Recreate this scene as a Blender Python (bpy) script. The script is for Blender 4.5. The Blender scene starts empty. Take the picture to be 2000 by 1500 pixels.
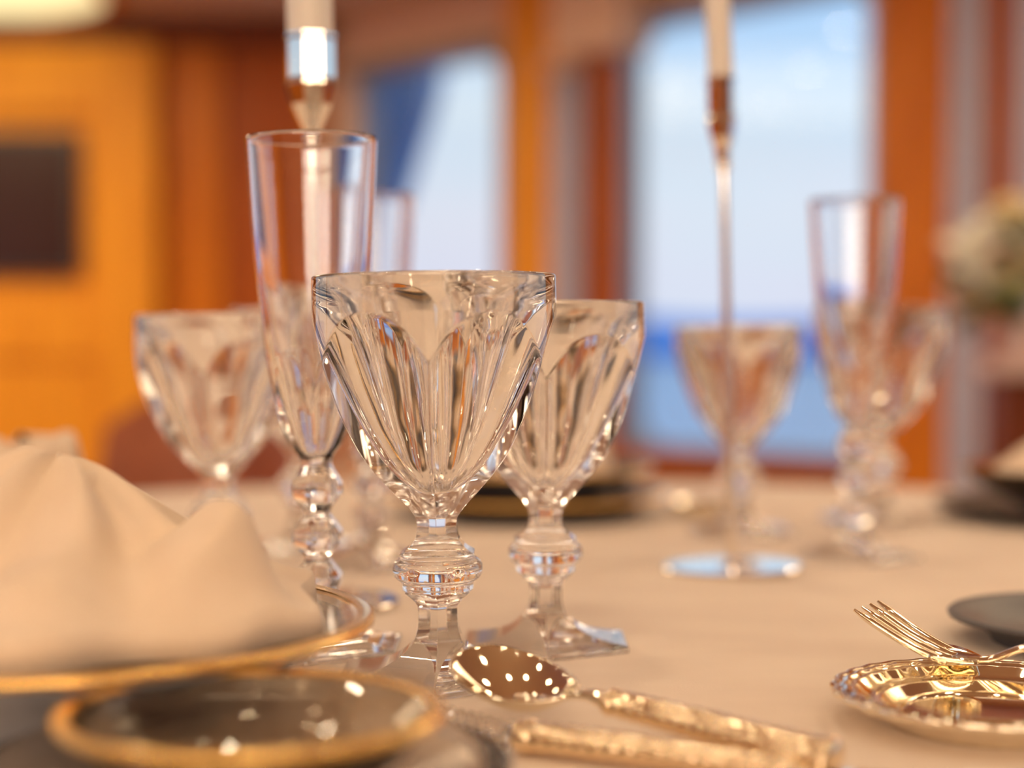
import bpy, bmesh, math, random
import numpy as np
from mathutils import Vector, Matrix, Euler
random.seed(7)
PI = math.pi
R_ = math.radians
sc = bpy.context.scene
COL = sc.collection

# ------------------------------------------------------------------ camera
F = 3150.0          # focal length in pixels of the 2000 px wide frame
TZ = 0.75           # table top height
EYE = TZ + 0.133    # camera height
HY = 671.0          # horizon row
cam = bpy.data.cameras.new('camera')
cam.sensor_width = 36.0
cam.lens = F / 2000 * 36.0
cam.clip_start = 0.02
cam.clip_end = 3000
cam.dof.use_dof = True
cam.dof.focus_distance = 0.622
cam.dof.aperture_fstop = 3.1
cam.dof.aperture_blades = 0
camo = bpy.data.objects.new('camera', cam)
COL.objects.link(camo)
camo.location = (0, 0, EYE)
camo.rotation_euler = (R_(90 - 1.437), 0, 0)
sc.camera = camo

# ------------------------------------------------------------------ view, world, lights
sc.view_settings.view_transform = 'Standard'
sc.view_settings.look = 'None'
sc.view_settings.gamma = 1
sc.view_settings.use_curve_mapping = False
sc.view_settings.exposure = 0.22
cy = sc.cycles
cy.max_bounces = 20
cy.transmission_bounces = 18
cy.glossy_bounces = 8
cy.diffuse_bounces = 4
cy.transparent_max_bounces = 16
cy.sample_clamp_indirect = 30
cy.blur_glossy = 0.3

w = bpy.data.worlds.new('sky')
sc.world = w
w.use_nodes = True
wt = w.node_tree
wt.nodes.clear()
wo = wt.nodes.new('ShaderNodeOutputWorld')
bg = wt.nodes.new('ShaderNodeBackground')
tc = wt.nodes.new('ShaderNodeTexCoord')
sx = wt.nodes.new('ShaderNodeSeparateXYZ')
wr = wt.nodes.new('ShaderNodeValToRGB')
wr.color_ramp.elements[0].position = 0.0
wr.color_ramp.elements[0].color = (0.68, 0.70, 0.87, 1)
wr.color_ramp.elements[1].position = 1.0
wr.color_ramp.elements[1].color = (0.30, 0.52, 0.95, 1)
for p_, c_ in ((0.08, (0.72, 0.77, 0.88, 1)), (0.14, (0.60, 0.77, 0.93, 1)), (0.2, (0.42, 0.66, 0.97, 1))):
    e = wr.color_ramp.elements.new(p_)
    e.color = c_
nz = wt.nodes.new('ShaderNodeTexNoise')
nz.inputs['Scale'].default_value = 3.0
nz.inputs['Detail'].default_value = 3
mp = wt.nodes.new('ShaderNodeMapping')
mp.inputs['Scale'].default_value = (1, 1, 3.5)
cr2 = wt.nodes.new('ShaderNodeValToRGB')
cr2.color_ramp.elements[0].position = 0.42
cr2.color_ramp.elements[1].position = 0.66
mixc = wt.nodes.new('ShaderNodeMix')
mixc.data_type = 'RGBA'
mixc.inputs['B'].default_value = (0.66, 0.77, 0.88, 1)
L = wt.links
L.new(tc.outputs['Generated'], sx.inputs[0])
L.new(sx.outputs['Z'], wr.inputs[0])
L.new(tc.outputs['Generated'], mp.inputs[0])
L.new(mp.outputs[0], nz.inputs['Vector'])
L.new(nz.outputs['Fac'], cr2.inputs[0])
L.new(cr2.outputs[0], mixc.inputs['Factor'])
L.new(wr.outputs[0], mixc.inputs['A'])
L.new(mixc.outputs['Result'], bg.inputs[0])
L.new(bg.outputs[0], wo.inputs[0])
bg.inputs[1].default_value = 0.90


def area(name, loc, rot, size, sizey, energy, color):
    l = bpy.data.lights.new(name, 'AREA')
    l.shape = 'RECTANGLE'
    l.size = size
    l.size_y = sizey
    l.energy = energy
    l.color = color
    o = bpy.data.objects.new(name, l)
    COL.objects.link(o)
    o.location = loc
    o.rotation_euler = rot
    return o


WARM = (1.0, 0.76, 0.48)
CEIL = 2.10
area('ceiling_lamp_saloon', (-2.2, 4.2, CEIL - 0.03), (0, 0, 0), 2.0, 1.6, 40, WARM)
area('ceiling_lamp_window_side', (1.6, 2.6, CEIL - 0.03), (0, 0, 0), 1.4, 1.2, 14, WARM)
area('ceiling_lamp_behind', (-0.4, -1.3, CEIL - 0.03), (0, 0, 0), 1.8, 1.0, 8, WARM)


area('fill_light_behind', (-0.2, -2.4, 1.55), (R_(84), 0, 0), 3.2, 0.5, 28, (1.0, 0.82, 0.62))  # added warm frontal fill at the rear wall, no fixture modelled


# ------------------------------------------------------------------ helpers
def tag(o, label=None, cat=None, group=None, kind=None):
    if label: o['label'] = label
    if cat: o['category'] = cat
    if group: o['group'] = group
    if kind: o['kind'] = kind
    return o


def empty(name, loc, rot=(0, 0, 0), scale=(1, 1, 1)):
    o = bpy.data.objects.new(name, None)
    o.empty_display_size = 0.02
    COL.objects.link(o)
    o.location = loc
    o.rotation_euler = rot
    o.scale = scale
    return o


def mkobj(name, verts, faces, mat, parent=None, smooth=True, loc=None):
    me = bpy.data.meshes.new(name)
    me.from_pydata([tuple(v) for v in verts], [], faces)
    me.update()
    if smooth:
        me.polygons.foreach_set('use_smooth', [True] * len(me.polygons))
    if mat: me.materials.append(mat)
    o = bpy.data.objects.new(name, me)
    COL.objects.link(o)
    if parent: o.parent = parent
    if loc: o.location = loc
    return o


def bmobj(name, bm, mat, parent=None, smooth=False, loc=None, angle=None):
    me = bpy.data.meshes.new(name)
    bmesh.ops.recalc_face_normals(bm, faces=bm.faces)
    bm.to_mesh(me)
    bm.free()
    if smooth:
        me.polygons.foreach_set('use_smooth', [True] * len(me.polygons))
        if angle: me.set_sharp_from_angle(angle=angle)
    if mat: me.materials.append(mat)
    o = bpy.data.objects.new(name, me)
    COL.objects.link(o)
    if parent: o.parent = parent
    if loc: o.location = loc
    return o


def copy_tree(o, parent=None):
    c = o.copy()
    COL.objects.link(c)
    if parent: c.parent = parent
    for ch in list(o.children):
        copy_tree(ch, c)
    return c


def box(bm, c, s, mat4=None, bevel=0.0):
    r = bmesh.ops.create_cube(bm, size=1.0)
    vs = r['verts']
    for v in vs:
        v.co = Vector((v.co.x * s[0] + c[0], v.co.y * s[1] + c[1], v.co.z * s[2] + c[2]))
    if bevel > 0:
        es = list({e for v in vs for e in v.link_edges})
        rr = bmesh.ops.bevel(bm, geom=es, offset=bevel, segments=2, affect='EDGES', profile=0.6)
        vs = list({v for f in rr['faces'] for v in f.verts} | {v for v in vs if v.is_valid})
    if mat4:
        for v in vs: v.co = mat4 @ v.co


def pchip(pts, n):
    """monotone cubic through the points (columns), n samples over the chord parameter"""
    P = np.array(pts, float)
    if len(P) == 2:
        t = np.linspace(0, 1, n)[:, None]
        return P[0] * (1 - t) + P[1] * t
    d = np.linalg.norm(np.diff(P[:, :2], axis=0), axis=1) + 1e-6
    s = np.concatenate([[0], np.cumsum(d)])
    q = np.linspace(0, s[-1], n)
    out = []
    for c in range(P.shape[1]):
        y = P[:, c]
        h = np.diff(s)
        dl = np.diff(y) / h
        m = np.zeros(len(y))
        m[0], m[-1] = dl[0], dl[-1]
        for i in range(1, len(y) - 1):
            if dl[i - 1] * dl[i] > 0:
                w1, w2 = 2 * h[i] + h[i - 1], h[i] + 2 * h[i - 1]
                m[i] = (w1 + w2) / (w1 / dl[i - 1] + w2 / dl[i])
        k = np.clip(np.searchsorted(s, q, side='right') - 1, 0, len(h) - 1)
        t = (q - s[k]) / h[k]
        v = ((2 * t**3 - 3 * t**2 + 1) * y[k] + (t**3 - 2 * t**2 + t) * h[k] * m[k] +
             (-2 * t**3 + 3 * t**2) * y[k + 1] + (t**3 - t**2) * h[k] * m[k + 1])
        out.append(v)
    return np.array(out).T


def facet_parts(parts, mat, parent, nseg=360, sides=6):
    """parts: list of (name, [segment, ...]); a segment is (points, n) with points (z, R_round, apothem).
    All parts are one continuous skin cut at shared rows; normals come from the whole skin."""
    rows, cuts = [], []
    for name, segs in parts:
        start = max(0, len(rows) - 1)
        for pts, n in segs:
            a = pchip([(p[0], p[1], p[2]) for p in pts], n)
            for i, r in enumerate(a):
                if i == 0 and rows and abs(rows[-1][0] - r[0]) < 1e-7 and abs(rows[-1][1] - r[1]) < 1e-7:
                    continue
                rows.append(r)
        cuts.append((name, start, len(rows) - 1))
    rows = np.array(rows)
    th = np.arange(nseg) / nseg * 2 * PI
    st = 2 * PI / sides
    ph = (th + st / 2) % st - st / 2
    Rr = np.minimum(rows[:, 1][:, None], rows[:, 2][:, None] / np.cos(ph)[None, :])
    X = Rr * np.cos(th)
    Y = Rr * np.sin(th)
    Z = np.repeat(rows[:, 0][:, None], nseg, 1)
    V = np.stack([X, Y, Z], -1)
    nr = len(rows)
    # face normals of the grid -> vertex normals
    A = V[:-1]
    B = np.roll(V, -1, 1)[:-1]
    C_ = np.roll(V, -1, 1)[1:]
    D = V[1:]
    fn = np.cross(C_ - A, D - B)
    vn = np.zeros_like(V)
    fl = np.linalg.norm(fn, axis=-1, keepdims=True)
    fn = fn / np.maximum(fl, 1e-14)
    fn[fl[..., 0] < 1e-14] = 0
    vn[:-1] += fn
    vn[1:] += fn
    f2 = np.roll(fn, 1, 1)
    vn[:-1] += f2
    vn[1:] += f2
    for i in (0, nr - 1):
        if rows[i][1] < 1e-6:
            vn[i] = vn[i].sum(0)
    vn /= np.maximum(np.linalg.norm(vn, axis=-1, keepdims=True), 1e-12)
    out = []
    for name, a, b in cuts:
        k = b - a + 1
        vv = V[a:b + 1].reshape(-1, 3)
        nn = vn[a:b + 1].reshape(-1, 3)
        i0 = (np.arange(k - 1) * nseg)[:, None] + np.arange(nseg)[None, :]
        i1 = (np.arange(k - 1) * nseg)[:, None] + ((np.arange(nseg) + 1) % nseg)[None, :]
        q = np.stack([i0, i1, i1 + nseg, i0 + nseg], -1).reshape(-1, 4)
        me = bpy.data.meshes.new(name)
        me.vertices.add(len(vv))
        me.vertices.foreach_set('co', vv.ravel())
        me.loops.add(q.size)
        me.loops.foreach_set('vertex_index', q.ravel().astype(np.int32))
        me.polygons.add(len(q))
        me.polygons.foreach_set('loop_start', (np.arange(len(q)) * 4).astype(np.int32))
        me.update(calc_edges=True)
        me.polygons.foreach_set('use_smooth', [True] * len(q))
        me.normals_split_custom_set_from_vertices(nn.tolist())
        me.materials.append(mat)
        o = bpy.data.objects.new(name, me)
        COL.objects.link(o)
        if parent: o.parent = parent
        out.append(o)
    return out


def lathe(name, pts, mat, parent=None, n=96, smooth=True, angle=R_(35), loc=None, lobes=None):
    """closed or open profile [(r, z), ...] turned about Z; lobes=(count, amp, r0) scallops the outer radius"""
    verts, faces = [], []
    for r, z in pts:
        for k in range(n):
            t = 2 * PI * k / n
            rr = r
            if lobes and r > lobes[2]:
                rr = r * (1 + lobes[1] * math.cos(lobes[0] * t))
            verts.append((rr * math.cos(t), rr * math.sin(t), z))
    for i in range(len(pts) - 1):
        for k in range(n):
            a, b = i * n + k, i * n + (k + 1) % n
            faces.append((a, b, b + n, a + n))
    o = mkobj(name, verts, faces, mat, parent, smooth, loc)
    bm = bmesh.new()
    bm.from_mesh(o.data)
    bmesh.ops.remove_doubles(bm, verts=bm.verts, dist=1e-6)
    bmesh.ops.recalc_face_normals(bm, faces=bm.faces)
    bm.to_mesh(o.data)
    bm.free()
    if smooth:
        o.data.polygons.foreach_set('use_smooth', [True] * len(o.data.polygons))
        o.data.set_sharp_from_angle(angle=angle)
    return o


def sweep(name, path, radii, mat, parent=None, n=16, bump=None):
    """elliptic tube along a path; radii (width, height) per point; bump(i, t) scales the radius"""
    P = [Vector(p) for p in path]
    verts, faces = [], []
    for i, p in enumerate(P):
        d = (P[min(i + 1, len(P) - 1)] - P[max(i - 1, 0)]).normalized()
        s = d.cross(Vector((0, 0, 1))).normalized()
        u = s.cross(d).normalized()
        for k in range(n):
            t = 2 * PI * k / n
            f = bump(i, t) if bump else 1
            verts.append(p + s * (math.cos(t) * radii[i][0] * f) + u * (math.sin(t) * radii[i][1] * f))
    m = len(P)
    for i in range(m - 1):
        for k in range(n):
            a, b = i * n + k, i * n + (k + 1) % n
            faces.append((a, b, b + n, a + n))
    faces.append(tuple(range(n))[::-1])
    faces.append(tuple((m - 1) * n + k for k in range(n)))
    bm = bmesh.new()
    vs = [bm.verts.new(v) for v in verts]
    for f in faces: bm.faces.new([vs[i] for i in f])
    return bmobj(name, bm, mat, parent, True, angle=R_(50))


def at(px, d):
    return (px - 1000) / F * d


# ------------------------------------------------------------------ materials
def mat(name, color, rough=0.5, metal=0.0, spec=0.5, **kw):
    m = bpy.data.materials.new(name)
    m.use_nodes = True
    b = m.node_tree.nodes['Principled BSDF']
    b.inputs['Base Color'].default_value = (*color, 1)
    b.inputs['Roughness'].default_value = rough
    b.inputs['Metallic'].default_value = metal
    b.inputs['Specular IOR Level'].default_value = spec
    for k, v in kw.items():
        b.inputs[k.replace('_', ' ')].default_value = v
    return m


def noise_color(m, c1, c2, scale, stretch=(1, 1, 1), detail=4, bump=0.0, bscale=None, lo=0.35, hi=0.65):
    t = m.node_tree
    b = t.nodes['Principled BSDF']
    tc = t.nodes.new('ShaderNodeTexCoord')
    mp = t.nodes.new('ShaderNodeMapping')
    mp.inputs['Scale'].default_value = stretch
    n = t.nodes.new('ShaderNodeTexNoise')
    n.inputs['Scale'].default_value = scale
    n.inputs['Detail'].default_value = detail
    r = t.nodes.new('ShaderNodeValToRGB')
    r.color_ramp.elements[0].position = lo
    r.color_ramp.elements[1].position = hi
    r.color_ramp.elements[0].color = (*c1, 1)
    r.color_ramp.elements[1].color = (*c2, 1)
    t.links.new(tc.outputs['Object'], mp.inputs[0])
    t.links.new(mp.outputs[0], n.inputs['Vector'])
    t.links.new(n.outputs['Fac'], r.inputs[0])
    t.links.new(r.outputs[0], b.inputs['Base Color'])
    if bump:
        n2 = t.nodes.new('ShaderNodeTexNoise')
        n2.inputs['Scale'].default_value = bscale or scale * 4
        n2.inputs['Detail'].default_value = 3
        bp = t.nodes.new('ShaderNodeBump')
        bp.inputs['Strength'].default_value = bump
        bp.inputs['Distance'].default_value = 0.001
        t.links.new(mp.outputs[0], n2.inputs['Vector'])
        t.links.new(n2.outputs['Fac'], bp.inputs['Height'])
        t.links.new(bp.outputs[0], b.inputs['Normal'])
    return m


def glass_mat(name, color=(1, 1, 1), ior=1.54, rough=0.0):
    m = bpy.data.materials.new(name)
    m.use_nodes = True
    t = m.node_tree
    t.nodes.clear()
    o = t.nodes.new('ShaderNodeOutputMaterial')
    g = t.nodes.new('ShaderNodeBsdfGlass')
    g.inputs['Color'].default_value = (*color, 1)
    g.inputs['IOR'].default_value = ior
    g.inputs['Roughness'].default_value = rough
    t.links.new(g.outputs[0], o.inputs[0])
    return m


def emit_mat(name, color, s):
    m = bpy.data.materials.new(name)
    m.use_nodes = True
    t = m.node_tree
    t.nodes.clear()
    o = t.nodes.new('ShaderNodeOutputMaterial')
    e = t.nodes.new('ShaderNodeEmission')
    e.inputs[0].default_value = (*color, 1)
    e.inputs[1].default_value = s
    t.links.new(e.outputs[0], o.inputs[0])
    return m


M = {}
M['crystal'] = glass_mat('crystal', (1, 1, 1), 1.545)
M['plate_glass'] = glass_mat('plate_glass', (0.97, 0.95, 0.91), 1.5)
M['smoke_glass'] = glass_mat('smoke_glass', (0.86, 0.84, 0.82), 1.5)
M['silver'] = mat('silver', (0.93, 0.86, 0.70), 0.06, 1.0)
M['nickel'] = mat('nickel', (0.90, 0.84, 0.76), 0.10, 1.0)
M['gilt'] = mat('gilt', (0.95, 0.62, 0.22), 0.22, 1.0)
M['silver_relief'] = mat('silver_relief', (0.90, 0.74, 0.52), 0.16, 1.0)
M['cloth'] = noise_color(mat('cloth', (0.8, 0.6, 0.45), 0.72, spec=0.25), (0.77, 0.65, 0.555), (0.83, 0.71, 0.605), 9, (1, 2.2, 1), 5, 0.25, 900)
M['napkin'] = noise_color(mat('napkin', (0.8, 0.6, 0.45), 0.7, spec=0.3, Sheen_Weight=0.2), (0.76, 0.60, 0.45), (0.82, 0.66, 0.51), 30, bump=0.3, bscale=700)
M['wax'] = mat('wax', (0.82, 0.76, 0.70), 0.45, 0, 0.5, Subsurface_Weight=0.15)
M['wax'].node_tree.nodes['Principled BSDF'].inputs['Subsurface Radius'].default_value = (0.01, 0.006, 0.004)
M['wood'] = noise_color(mat('wood', (0.6, 0.2, 0.03), 0.35, spec=0.22), (0.60, 0.16, 0.006), (0.78, 0.24, 0.010), 5, (6, 6, 0.6), 4)
M['wood_light'] = noise_color(mat('wood_light', (0.6, 0.2, 0.03), 0.4, spec=0.22), (0.80, 0.30, 0.02), (0.95, 0.40, 0.03), 5, (6, 6, 0.6), 4)
M['wood_red'] = noise_color(mat('wood_red', (0.5, 0.12, 0.02), 0.35, spec=0.22), (0.42, 0.085, 0.008), (0.55, 0.13, 0.012), 5, (6, 6, 0.6), 4)
M['wood_dark'] = noise_color(mat('wood_dark', (0.2, 0.05, 0.02), 0.3, spec=0.4), (0.17, 0.035, 0.012), (0.24, 0.055, 0.018), 5, (6, 6, 0.6), 4)
M['screen'] = mat('screen', (0.045, 0.014, 0.010), 0.25, spec=0.4)
M['tan_fabric'] = noise_color(mat('tan_fabric', (0.5, 0.35, 0.24), 0.9, spec=0.1), (0.84, 0.60, 0.42), (0.92, 0.66, 0.47), 60)
M['curtain'] = noise_color(mat('curtain', (0.5, 0.4, 0.4), 0.85, spec=0.15), (0.64, 0.64, 0.78), (0.72, 0.70, 0.84), 40)
M['ceiling'] = mat('ceiling', (0.80, 0.62, 0.42), 0.8, spec=0.2)
M['carpet'] = noise_color(mat('carpet', (0.2, 0.1, 0.05), 0.95, spec=0.1), (0.20, 0.10, 0.05), (0.28, 0.15, 0.08), 80)
M['leather'] = noise_color(mat('leather', (0.35, 0.1, 0.04), 0.45, spec=0.4), (0.32, 0.085, 0.03), (0.42, 0.12, 0.045), 25, bump=0.3, bscale=200)
M['leather_pink'] = noise_color(mat('leather_pink', (0.6, 0.22, 0.12), 0.5, spec=0.35), (0.58, 0.20, 0.10), (0.66, 0.26, 0.14), 25)
M['grey_glaze'] = mat('grey_glaze', (0.34, 0.36, 0.42), 0.22, spec=0.5, Coat_Weight=0.4)
M['slate_glaze'] = mat('slate_glaze', (0.10, 0.095, 0.105), 0.45, spec=0.4)
M['dark_glaze'] = mat('dark_glaze', (0.05, 0.038, 0.036), 0.28, spec=0.5)
M['skylit_white_paint'] = mat('skylit_white_paint', (0.80, 0.93, 1.0), 0.6)  # white paint with the blue of the skylight mixed into its colour
M['blue_paint'] = mat('blue_paint', (0.13, 0.30, 0.66), 0.5)
M['frame_metal'] = mat('frame_metal', (0.32, 0.27, 0.25), 0.35, 0.4)
M['petal'] = mat('petal', (0.98, 0.82, 0.50), 0.6, spec=0.2, Subsurface_Weight=0.1)
M['petal_white'] = mat('petal_white', (0.98, 0.92, 0.80), 0.6, spec=0.2, Subsurface_Weight=0.1)
M['leaf'] = noise_color(mat('leaf', (0.08, 0.12, 0.03), 0.5), (0.07, 0.10, 0.025), (0.16, 0.20, 0.06), 20)
M['vase'] = mat('vase', (0.80, 0.60, 0.54), 0.25, spec=0.5)
M['lamp'] = emit_mat('lamp', (1.0, 0.80, 0.54), 105)
M['cove'] = emit_mat('cove', (1.0, 0.80, 0.40), 1.15)
# pane: thin clear glass (mirror by Fresnel, otherwise clear)
pm = bpy.data.materials.new('pane')
pm.use_nodes = True
pt = pm.node_tree
pt.nodes.clear()
po = pt.nodes.new('ShaderNodeOutputMaterial')
pmx = pt.nodes.new('ShaderNodeMixShader')
pf = pt.nodes.new('ShaderNodeFresnel')
pgeo = pt.nodes.new('ShaderNodeNewGeometry')
pior = pt.nodes.new('ShaderNodeMapRange')      # same Fresnel from both faces of the thin pane
pior.inputs['To Min'].default_value = 1.45
pior.inputs['To Max'].default_value = 1 / 1.45
pt.links.new(pgeo.outputs['Backfacing'], pior.inputs['Value'])
pt.links.new(pior.outputs['Result'], pf.inputs[0])
ptr = pt.nodes.new('ShaderNodeBsdfTransparent')
pgl = pt.nodes.new('ShaderNodeBsdfGlossy')
pgl.inputs['Roughness'].default_value = 0.0
pt.links.new(pf.outputs[0], pmx.inputs[0])
pt.links.new(ptr.outputs[0], pmx.inputs[1])
pt.links.new(pgl.outputs[0], pmx.inputs[2])
pt.links.new(pmx.outputs[0], po.inputs[0])
M['pane'] = pm
# water
wm = mat('water', (0.10, 0.22, 0.50), 0.18, spec=0.5)
t_ = wm.node_tree
n_ = t_.nodes.new('ShaderNodeTexNoise')
n_.inputs['Scale'].default_value = 0.9
b_ = t_.nodes.new('ShaderNodeBump')
b_.inputs['Strength'].default_value = 0.6
b_.inputs['Distance'].default_value = 0.3
tc_ = t_.nodes.new('ShaderNodeTexCoord')
t_.links.new(tc_.outputs['Object'], n_.inputs['Vector'])
t_.links.new(n_.outputs['Fac'], b_.inputs['Height'])
t_.links.new(b_.outputs[0], t_.nodes['Principled BSDF'].inputs['Normal'])
M['water'] = wm


# ------------------------------------------------------------------ room shell
P0 = Vector((0.344, 5.04))
U = Vector((-0.70, 0.714)).normalized()
N = Vector((-0.714, -0.70)).normalized()    # towards the room


def tw(px):
    q = (px - 1000) / F
    return (P0.x - P0.y * q) / (-U.x + U.y * q)


def two(px, off):
    q = (px - 1000) / F
    b = P0 + N * off
    return (b.x - b.y * q) / (-U.x + U.y * q)


def W(t, z, off=0.0):
    p = P0 + U * t + N * off
    return Vector((p.x, p.y, z))


def wall_box(bm, t0, t1, z0, z1, o0, o1):
    vs = []
    for t in (t0, t1):
        for z in (z0, z1):
            for o in (o0, o1):
                vs.append(bm.verts.new(W(t, z, o)))
    a = vs
    for f in ((0, 1, 3, 2), (4, 6, 7, 5), (0, 4, 5, 1), (2, 3, 7, 6), (0, 2, 6, 4), (1, 5, 7, 3)):
        bm.faces.new([a[i] for i in f])


SILL, WTOP = 0.573, 1.861
TEND = tw(650)
BACKY = W(TEND, 0).y
XL, YB = -3.6, -2.6


def setting(o, **k):
    o['kind'] = 'structure'
    return o


def slab(name, z0, z1, m):
    a, b = W(-10.9, 0, -0.1), W(TEND + 0.2, 0, -0.1)
    ring = [(XL - 0.1, YB - 0.1), (a.x, YB - 0.1), (a.x, a.y), (b.x, b.y), (b.x, BACKY + 0.12), (XL - 0.1, BACKY + 0.12)]
    bm = bmesh.new()
    lo = [bm.verts.new((x, y, z0)) for x, y in ring]
    hi = [bm.verts.new((x, y, z1)) for x, y in ring]
    bm.faces.new(lo)
    bm.faces.new(hi[::-1])
    for i in range(len(ring)):
        j = (i + 1) % len(ring)
        bm.faces.new((lo[i], hi[i], hi[j], lo[j]))
    return setting(bmobj(name, bm, m))


slab('floor', -0.1, 0.0, M['carpet'])
slab('ceiling', CEIL, CEIL + 0.1, M['ceiling'])
# window side wall (diagonal): pieces around the openings
TW = [(tw(985), tw(700)), (tw(1705), tw(1215))]           # (t right, t left) of the two windows
TW3 = (-6.6, -3.1)
TW.append(TW3)
bm = bmesh.new()
wall_box(bm, -10.9, TEND + 0.2, 0.0, SILL - 0.02, 0, -0.12)
setting(bmobj('wall_right', bm, M['wood']))
bm = bmesh.new()
wall_box(bm, -10.9, TEND + 0.2, WTOP + 0.02, CEIL, 0, -0.12)
setting(bmobj('wall_right_upper', bm, M['tan_fabric']))
edges = sorted([(-10.9, None)] + [(a, b) for a, b in TW] + [(TEND + 0.2, None)], key=lambda e: e[0])
prev = -10.9
for a, b in sorted(TW):
    bm = bmesh.new()
    wall_box(bm, prev, a - 0.02, SILL - 0.02, WTOP + 0.02, 0, -0.12)
    setting(bmobj('wall_right_pier', bm, M['wood']))
    prev = b + 0.02
bm = bmesh.new()
wall_box(bm, prev, TEND + 0.2, SILL - 0.02, WTOP + 0.02, 0, -0.12)
setting(bmobj('wall_right_pier', bm, M['tan_fabric']))


def window(n, ta, tb, rad=0.10):
    """rounded frame ring with a pane; ta right, tb left"""
    root = empty('window_%d' % n, W((ta + tb) / 2, SILL))
    root['kind'] = 'structure'
    org = root.location

    def outline(e, r, k=10):
        pts = []
        x0, x1, z0, z1 = ta - e, tb + e, SILL - e, WTOP + e
        for cx, cz, a0 in ((x1 - r, z1 - r, 0), (x0 + r, z1 - r, 90), (x0 + r, z0 + r, 180), (x1 - r, z0 + r, 270)):
            for j in range(k + 1):
                a = R_(a0 + 90 * j / k)
                pts.append((cx + r * math.cos(a), cz + r * math.sin(a)))
        return pts
    outer, inner = outline(0.045, 0.01), outline(0, rad)
    verts, faces = [], []
    m = len(outer)
    for ring, off in ((outer, 0.03), (inner, 0.03), (inner, -0.10), (outer, -0.10)):
        for (t, z) in ring: verts.append(W(t, z, off) - org)
    for a in range(4):
        b = (a + 1) % 4
        for j in range(m):
            k = (j + 1) % m
            faces.append((a * m + j, a * m + k, b * m + k, b * m + j))
    fr = mkobj('window_frame', verts, faces, M['frame_metal'], root, False)
    ring = outline(0.004, rad)
    vs = [W(t, z, -0.05) - org for t, z in ring]
    mkobj('pane', vs, [tuple(range(len(vs)))], M['pane'], root, False)
    bm = bmesh.new()
    wall_box(bm, ta - 0.06, tb + 0.06, SILL - 0.06, SILL - 0.02, 0.0, 0.09)
    bmesh.ops.translate(bm, verts=bm.verts, vec=-org)
    bmobj('window_sill', bm, M['wood_red'], root)
    return root


window(1, *TW[1])
window(2, *TW[0])
window(3, *TW[2])


def post(name, px0, px1, m, off=0.06, z0=0.0, z1=CEIL, n=1):
    bm = bmesh.new()
    wall_box(bm, two(px1, off), two(px0, off), z0, z1, 0.0, off)
    return setting(bmobj(name, bm, m))


post('trim_1', 1708, 1842, M['wood'], 0.10)
post('trim_2', 988, 1070, M['wood_light'], 0.10)
post('trim_3', 1140, 1196, M['wood_red'], 0.05, 0, WTOP - 0.05)
post('trim_4', 1922, 1974, M['wood_red'], 0.06)
post('trim_5', 648, 694, M['tan_fabric'], 0.03, 0, WTOP)


def curtain(px0, px1, label, z0=0.1, z1=2.04):
    t1, t0 = two(px0, 0.07), two(px1, 0.07)
    root = empty('curtain', W((t0 + t1) / 2, 0))
    tag(root, label, 'curtain')
    nx, nzv = 60, 6
    verts, faces = [], []
    for j in range(nzv):
        z = z0 + (z1 - z0) * j / (nzv - 1)
        for i in range(nx):
            s = i / (nx - 1)
            o = 0.07 + 0.03 * math.sin(s * 2 * PI * 4) * (0.8 + 0.2 * math.sin(j))
            verts.append(W(t0 + (t1 - t0) * s, z, o) - root.location)
    for j in range(nzv - 1):
        for i in range(nx - 1):
            a = j * nx + i
            faces.append((a, a + 1, a + nx + 1, a + nx))
    o = mkobj('drape', verts, faces, M['curtain'], root)
    md = o.modifiers.new('thickness', 'SOLIDIFY')
    md.thickness = 0.004
    bm = bmesh.new()
    wall_box(bm, t0 - 0.01, t1 + 0.01, z1, z1 + 0.03, 0.02, 0.12)
    bmesh.ops.translate(bm, verts=bm.verts, vec=-root.location)
    bmobj('rail', bm, M['tan_fabric'], root)


vl = empty('valance', W(tw(1142), 0, 0))
tag(vl, 'tan fabric valance box over the brown trim between the two windows', 'valance')
bm = bmesh.new()
wall_box(bm, two(1212, 0.15), two(1072, 0.15), 1.775, CEIL - 0.004, 0.005, 0.15)
bmesh.ops.translate(bm, verts=bm.verts, vec=-vl.location)
bmobj('box_front', bm, M['tan_fabric'], vl)
curtain(1074, 1136, 'mauve curtain between the orange wood post and the brown window trim', z1=1.74)
curtain(1848, 1918, 'grey mauve curtain beside the broad orange wood pillar')
curtain(1978, 2040, 'grey mauve curtain at the edge beyond the dark wood post')

# back wall of wood joinery (faces the camera)
bm = bmesh.new()
box(bm, ((XL + W(TEND, 0).x + 0.1) / 2, BACKY + 0.06, CEIL / 2), (W(TEND, 0).x + 0.1 - XL, 0.1, CEIL))
setting(bmobj('wall_back', bm, M['wood_red']))
D = BACKY


def yz(py, d): return EYE - (py - HY) * d / F


# pilaster strips on the back wall
def strip(name, px0, px1, y0, y1, m, th, d=D):
    x0, x1 = at(px0, d), at(px1, d)
    bm = bmesh.new()
    box(bm, ((x0 + x1) / 2, D - th / 2 + 0.01, (yz(y0, d) + yz(y1, d)) / 2), (x1 - x0, th, abs(yz(y0, d) - yz(y1, d))), bevel=0.006)
    return setting(bmobj(name, bm, m))


strip('trim_6', 330, 438, 96, 1180, M['wood'], 0.05)
strip('trim_7', 560, 640, 30, 1180, M['wood_red'], 0.06)
strip('trim_8', -900, 648, 20, 92, M['wood_dark'], 0.10)
# cabinet with inset dark screen panel
cab = empty('wall_cabinet', (at(60, D), D, 0))
tag(cab, 'tall orange wood cabinet set in the wall around the dark square screen', 'cabinet')


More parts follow.
